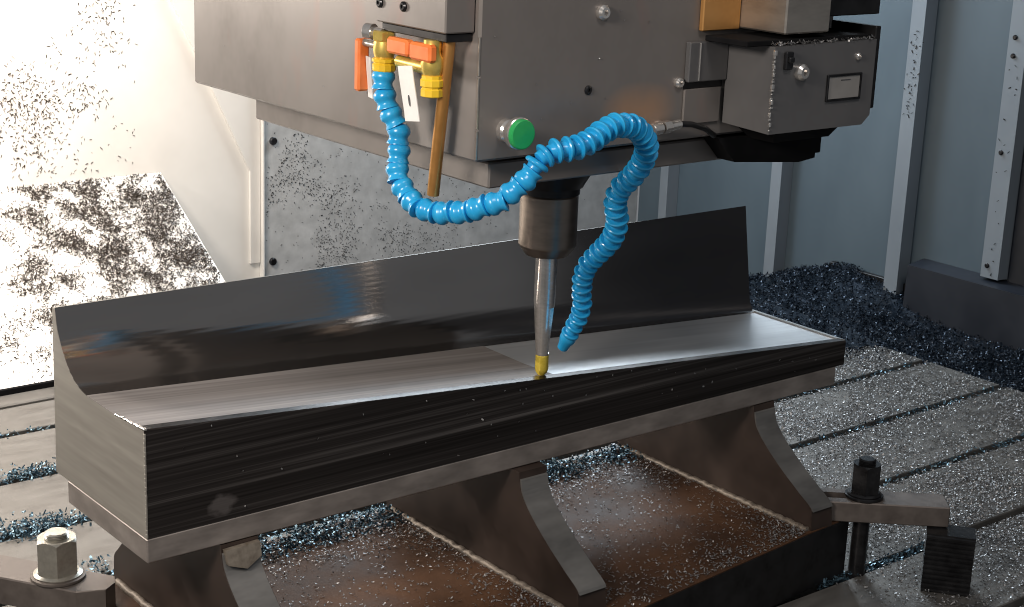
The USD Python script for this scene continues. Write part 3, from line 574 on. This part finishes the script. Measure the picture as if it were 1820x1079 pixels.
obj('chip_heap', join(trimesh.Trimesh(*mound, process=False), mc), M['chip_blue'], label='heap of dark blue metal chips between table end and right wall', cat='metal chips', kind='stuff')
# behind the fixture and on the flange
P = pick(4200, lambda x, y: np.clip(.5+1.5*(nz(x, y, 20, 8)-.3), .2, 1), .13, .80, .222, .42)
PB = pick(2600, lambda x, y: np.clip((y-.162)/.03, 0, 1)*np.clip(.5+1.5*(nz(x, y, 20, 8)-.3), .2, 1)*~(((x > .068) & (x < .117)) | ((x > .41) & (x < .457)) | (x > .772)), .125, .80, .165, .216)
obj('shaded_chips', join(chips(np.c_[PB, -.1212+rng.uniform(0, .007, len(PB))], (.003, .008), (.0014, .0032), (.4, 2.6), rng, .7), chips(np.c_[P, ZT+.002+rng.uniform(0, .030, len(P))*np.clip(1-np.abs(P[:, 1]-.27)/.1, .1, 1)], (.004, .010), (.0015, .0035), (.4, 2.6), rng, .7)), M['chip_teal'],
    label='glittering blue chips piled in the shade behind the fixture', cat='metal chips', kind='stuff')
gus = [(.073, .112), (.415, .452), (.7785, .8137)]
def dF(x, y):
    c = np.zeros_like(x)
    front = YF - .03*np.clip((.78-x)/.3, 0, 1.5)
    for a, b in ((.112, .415), (.452, .7785)):
        inside = (x > a+.004) & (x < b-.006)
        u = np.clip((x-a)/(b-a), 0, 1); w_ = np.clip((y+.12)/.33, 0, 1)
        c = np.where(inside, np.clip(.10 + 1.0*np.clip((w_-.72)/.28, 0, 1) + .9*np.clip(u-.8, 0, 1)*5*.5 + .8*np.clip((.28-w_)/.28, 0, 1)*np.clip(u*1.4, 0.2, 1), 0, 1), c)
    return c*(y > front+.002)*np.clip(.4+2*(nz(x, y, 16, 9)-.3), .2, 1)
P = pick(11000, dF, .112, .78, -.15, .216)
obj('flange_chips', chips(np.c_[P, -.1212+rng.uniform(0, .0015, len(P))], (.0016, .0040), (.0009, .0018), (.2, 1.8), rng, .35), M['chip_grey'],
    label='fine bright chips sprinkled on the rusty base flange of the fixture', cat='metal chips', kind='stuff')
# chips lodged in the T slots of the left side, with two clusters
Q = []
for y, x0, x1, n in ((.864, -.05, .45, 260), (.702, -.1, .45, 500), (.5365, -.1, .45, 620), (.377, -.05, .3, 300), (.2225, .0, .14, 150), (-.106, .80, 1.02, 420), (.06, 1.0, 1.6, 350), (.2225, 1.0, 1.6, 350), (.377, 1.2, 1.6, 200)):
    x = rng.uniform(x0, x1, n); yy = y + rng.normal(0, .005, n)
    Q.append(np.c_[x, yy, ZT+rng.uniform(-.008, .004, n)])
for cx, cy, sx, sy, n in ((.185, .712, .022, .009, 260), (.115, .545, .028, .014, 520), (.10, .40, .02, .012, 120), (.07, .275, .01, .02, 60)):
    Q.append(np.c_[rng.normal(cx, sx, n), rng.normal(cy, sy, n), ZT+np.abs(rng.normal(.002, .004, n))])
obj('slot_chips', chips(np.vstack(Q), (.004, .010), (.0014, .0032), (.5, 2.8), rng, .7), M['chip_teal'], label='blue and silver chips lodged along the table slots', cat='metal chips', kind='stuff')
# chute: matted dark curls on the sloping sheet
def chute_pt(x, u): return np.c_[x, lerp(1.022, 1.399, u), lerp(-.21, lerp(.026, .032, (x+.9)/1.626), u)]
nrmC = np.array([0, -.235, .377]); nrmC = nrmC/np.linalg.norm(nrmC)
X = rng.uniform(-.05, .722, 110000); U = rng.uniform(.0, .995, 110000)
f1 = nz(X, U*.45, 7, 21); f2 = nz(X, U*.45, 26, 22)
d = np.clip((f1-.42)*2.6+.42, .05, 1)*np.clip((f2-.26)*2.4, .08, 1)*np.clip((X-.10)/.2+.3, 0.15, 1)*np.clip((U-.10)/.35, 0.08, 1)
d = d*np.clip((X-.30-.16*U)/.12+.5+2*(f2-.5), .10, 1)*1.1
k = rng.random(len(X)) < d
X, U = X[k][:17000], U[k][:17000]
obj('chute_chips', chips(chute_pt(X, U)+nrmC*rng.uniform(.0005, .004, (len(X), 1)), (.003, .0075), (.0008, .0022), (.6, 3.0), rng, .45, nrmC), M['chip_brown'],
    label='matted dark chips stuck on the sloping white sheet', cat='metal chips', kind='stuff')
# specks stuck on the walls
X = rng.uniform(.28, .74, 9000); Z = rng.uniform(.04, .42, 9000)
d = np.clip((nz(X, Z, 6, 31)-.38)*4, 0, 1)*np.clip((Z-.02)/.1, 0, 1)*np.clip((.70-X)/.2, 0, 1)
k = rng.random(len(X)) < d*.8
obj('wall_specks', chips(np.c_[X[k], np.full(k.sum(), YB-.0012), Z[k]], (.003, .007), (.0008, .0018), (.2, 1.5), rng, .15, (0, -1, 0)), M['chip_brown'],
    label='thin brown specks stuck on the upper white wall', cat='metal chips', kind='stuff')
X = rng.uniform(.94, 1.75, 44000); Z = rng.uniform(-.19, .18, 44000)
d = np.clip((nz(X, Z, 12, 41)-.40)*5, .05, 1)*np.clip((1.45-X)/.3, .04, 1)
k = rng.random(len(X)) < d*.28
obj('plate_specks', chips(np.c_[X[k], np.full(k.sum(), YB-.0052), Z[k]], (.0014, .0042), (.0008, .0019), (.1, 1.2), rng, .12, (0, -1, 0)), M['chip_dark'],
    label='small dark specks stuck on the galvanised plate', cat='metal chips', kind='stuff')
# stray chips on the workpiece and head
n = 48
x = rng.uniform(.02, .92, n); z = ZW + rng.uniform(.05, .98, n)*(lerp(.1268, .0545, x/.936)-ZW)
Q = np.c_[x, np.full(n, -.0008), z]
a = np.c_[rng.uniform(.25, .47, 9), np.full(9, YH-.0008), rng.uniform(.37, .5, 9)]
b = np.c_[np.full(10, XH-.0008), rng.uniform(-.12, .3, 10), rng.uniform(.38, .5, 10)]
obj('stray_chips', join(chips(Q, (.0014, .0032), (.0010, .0020), (.2, 1.5), rng, .5, (0, -1, 0)), chips(a, (.001, .0022), (.0008, .0014), (.2, 1.5), rng, .4, (0, -1, 0)), chips(b, (.001, .0022), (.0008, .0014), (.2, 1.5), rng, .4, (-1, 0, 0))), M['chip_grey'],
    label='tiny bright chips clinging to workpiece front and spindle head', cat='metal chips', kind='stuff')
n = 130
x = rng.uniform(.53, .672, n); y = rng.uniform(YF2-.001, YF2+.006, n)
obj('cover_chips', chips(np.c_[x, y, np.full(n, .4580)+rng.uniform(0, .002, n)], (.002, .006), (.001, .002), (.4, 2.5), rng, .7), M['chip_grey'],
    label='bright chips along the top edge of the tool changer cover', cat='metal chips', kind='stuff')

n = 70
zz_ = np.r_[rng.uniform(.16, .33, 50), rng.uniform(-.1, .3, 20)]
yy_ = np.r_[rng.normal(.655, .006, 50), rng.uniform(.43, .455, 20)]
obj('rib_specks', chips(np.c_[np.full(n, XR-.0308), yy_, zz_], (.002, .006), (.001, .0026), (.1, 1.0), rng, .15, (-1, 0, 0)), M['chip_dark'],
    label='dark specks stuck on the wall ribs at the right', cat='metal chips', kind='stuff')
